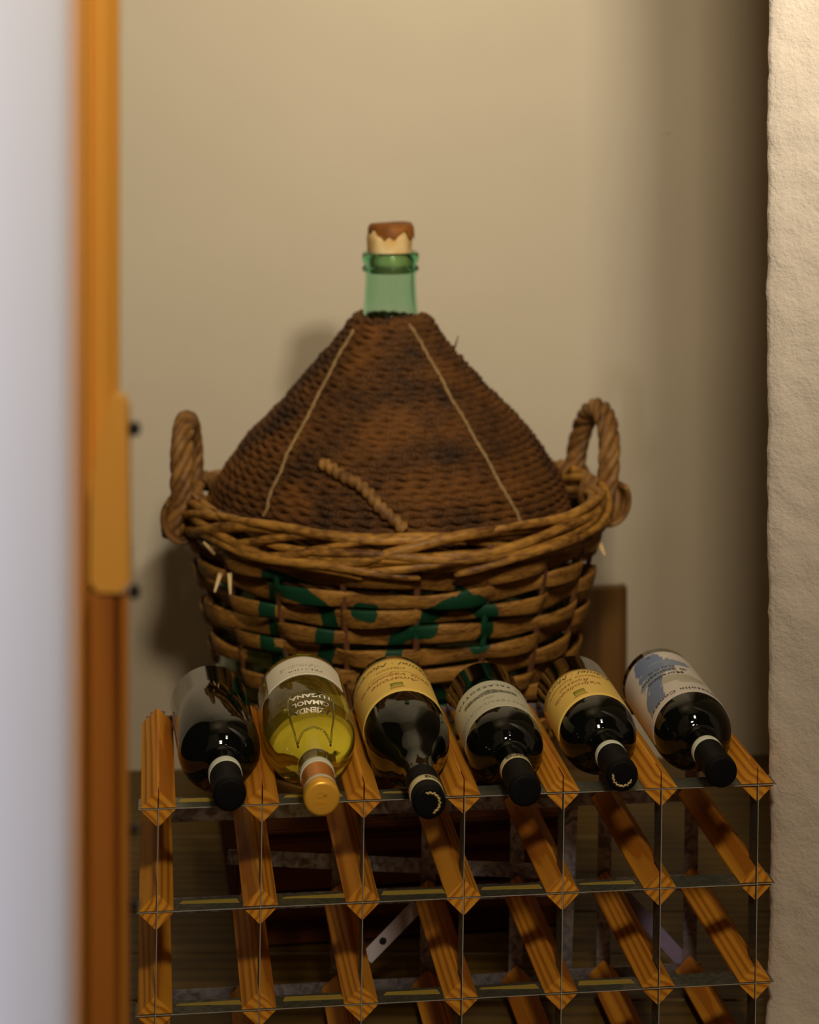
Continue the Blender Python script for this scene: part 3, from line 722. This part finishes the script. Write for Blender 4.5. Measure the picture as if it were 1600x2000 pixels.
# 4
r4,B=make_bottle(3,'black bottle with pale grey label showing a dark engraved town, DOCG seal on its neck',.0380,-.060,.228,.000,.004,'b',(.092,.128))
a4=radians(-14)
v0=.132
def engr(U,Vv):
    c=np.tile(np.array([.62,.60,.44,1.]),(len(U),1)); x=U/.030; y=(Vv-(v0+.049))/.0075
    nn=np.sin(U*2300+5*np.sin(Vv*900))*np.sin(Vv*2600+3*np.sin(U*700)); prof=.55+.45*np.sin(U*160+1.2)*np.cos(U*75)
    k=(np.abs(x)<1)&(y>-.7)&(y<prof)&(nn>-.35); c[k,:3]=(.10,.10,.07); return c
lb=B.patch('label',M['printed'],a4,radians(88),v0,v0+.085,parent=r4,nu=200,nv=130,paint=engr)
B.text('IL PALAZZOTTO',.0078,v0+.068,a4,M['ink'],lb,spacing=1.35,bold=.0002)
B.text('1997',.0060,v0+.034,a4,M['grey_ink'],lb,shear=.4)
B.text('MONTEPULCIANO',.0088,v0+.019,a4,M['grey_ink'],lb,spacing=1.25)
sl=ring(B,'paper_seal',M['seal_yellow'],.049,.060,.0012,r4)
bb=Bottle(r4,.0152,B.L,[(.0156,0),(.0156,.1)])
bb.text('DOCG',.0085,.0545,radians(10),M['ink'],sl,h=.0007,bold=.0003)
# 5
r5,B=make_bottle(4,'black bottle with yellow label and gold arc on its foil end, second from the right',.0388,-.034,.236,.002,.006,'b',(.088,.122))
a5=radians(-22); v0=.126
lb=B.patch('label',M['yellow'],radians(-6),radians(94),v0,v0+.088,parent=r5)
B.text('Valpolicella',.0125,v0+.040,a5,M['red_ink'],lb,shear=.35)
B.text('Ripasso',.0110,v0+.052,a5,M['red_ink'],lb,shear=.35)
B.text('Classico Superiore',.0085,v0+.064,a5,M['red_ink'],lb,shear=.35)
B.text('Daniel · Moreno',.0135,v0+.077,a5,M['ink'],lb,shear=.4)
B.patch('emblem',M['olive_ink'],a5,.0060/B.R,v0+.014,v0+.026,h=.0005,parent=lb,nu=6,nv=4)
B.patch('emblem_line',M['red_ink'],a5,.0070/B.R,v0+.0105,v0+.0118,h=.0005,parent=lb,nu=6,nv=2)
ring(B,'paper_seal',M['paper_seal'],.050,.060,.0012,r5)
end_arc(r5,B.cap,radians(115),radians(285))
# 6
r6,B=make_bottle(5,'rightmost black bottle, white label with blue brush strokes, standing clear of the basket',.0394,-.037,.248,.002,.007,'b',(.088,.124))
r6['label']='rightmost black bottle, its white label painted with blue brush strokes'
a6=radians(-16); v0=.124; LL=.142
def art(U,Vv):
    c=np.tile(np.array([.76,.68,.60,1.]),(len(U),1)); u=-U; v=(Vv-v0)/LL
    # u to the reader's right (neck up); v from neck end to base end
    n=.0025*np.sin(u*420+v*9)+.0015*np.sin(v*60+u*900)
    def ell(cu,cv,ru,rv,ang,col,a=1.):
        du=u-cu+n; dv=(v-cv)*LL; x=du*cos(ang)+dv*sin(ang); y=-du*sin(ang)+dv*cos(ang); d=(x/ru)**2+(y/rv)**2
        k=np.clip((1.12-d)/.22,0,1)*a; c[:,:3]=c[:,:3]*(1-k[:,None])+np.array(col)*k[:,None]
    bl=(.20,.26,.42); b2=(.27,.33,.44); be=(.47,.44,.31)
    ell(-.006,.36,.030,.0100,.12,be,.85); ell(-.022,.27,.016,.006,-.2,be,.7)
    ell(.016,.86,.013,.020,.25,bl); ell(.000,.80,.010,.026,-.15,bl); ell(-.010,.72,.024,.011,.1,b2); ell(.012,.68,.018,.010,-.35,bl)
    ell(.018,.42,.010,.030,.25,bl); ell(.026,.22,.012,.022,.1,bl); ell(.010,.56,.024,.010,-.25,b2,.9)
    d=((u-.006)/.0022)**2+((v-.93)*LL/.0018)**2; c[d<1,:3]=.03
    return c
lb=B.patch('label',M['printed'],a6,radians(92),v0,v0+LL,parent=r6,nu=170,nv=130,paint=art)
B.text('Massolin Contrer',.0100,v0+.012,a6,M['ink'],lb,spacing=1.15,bold=.0002)
B.text('Morellino',.0105,v0+.066,a6+radians(-4),M['ink'],lb,bold=.0002)
B.text('di Scansano',.0115,v0+.078,a6+radians(-4),M['ink'],lb,bold=.0002)
B.text('D.O.C.G.',.0080,v0+.089,a6+radians(-4),M['ink'],lb,bold=.0002)
ring(B,'paper_seal',M['paper_seal'],.052,.063,.0012,r6)
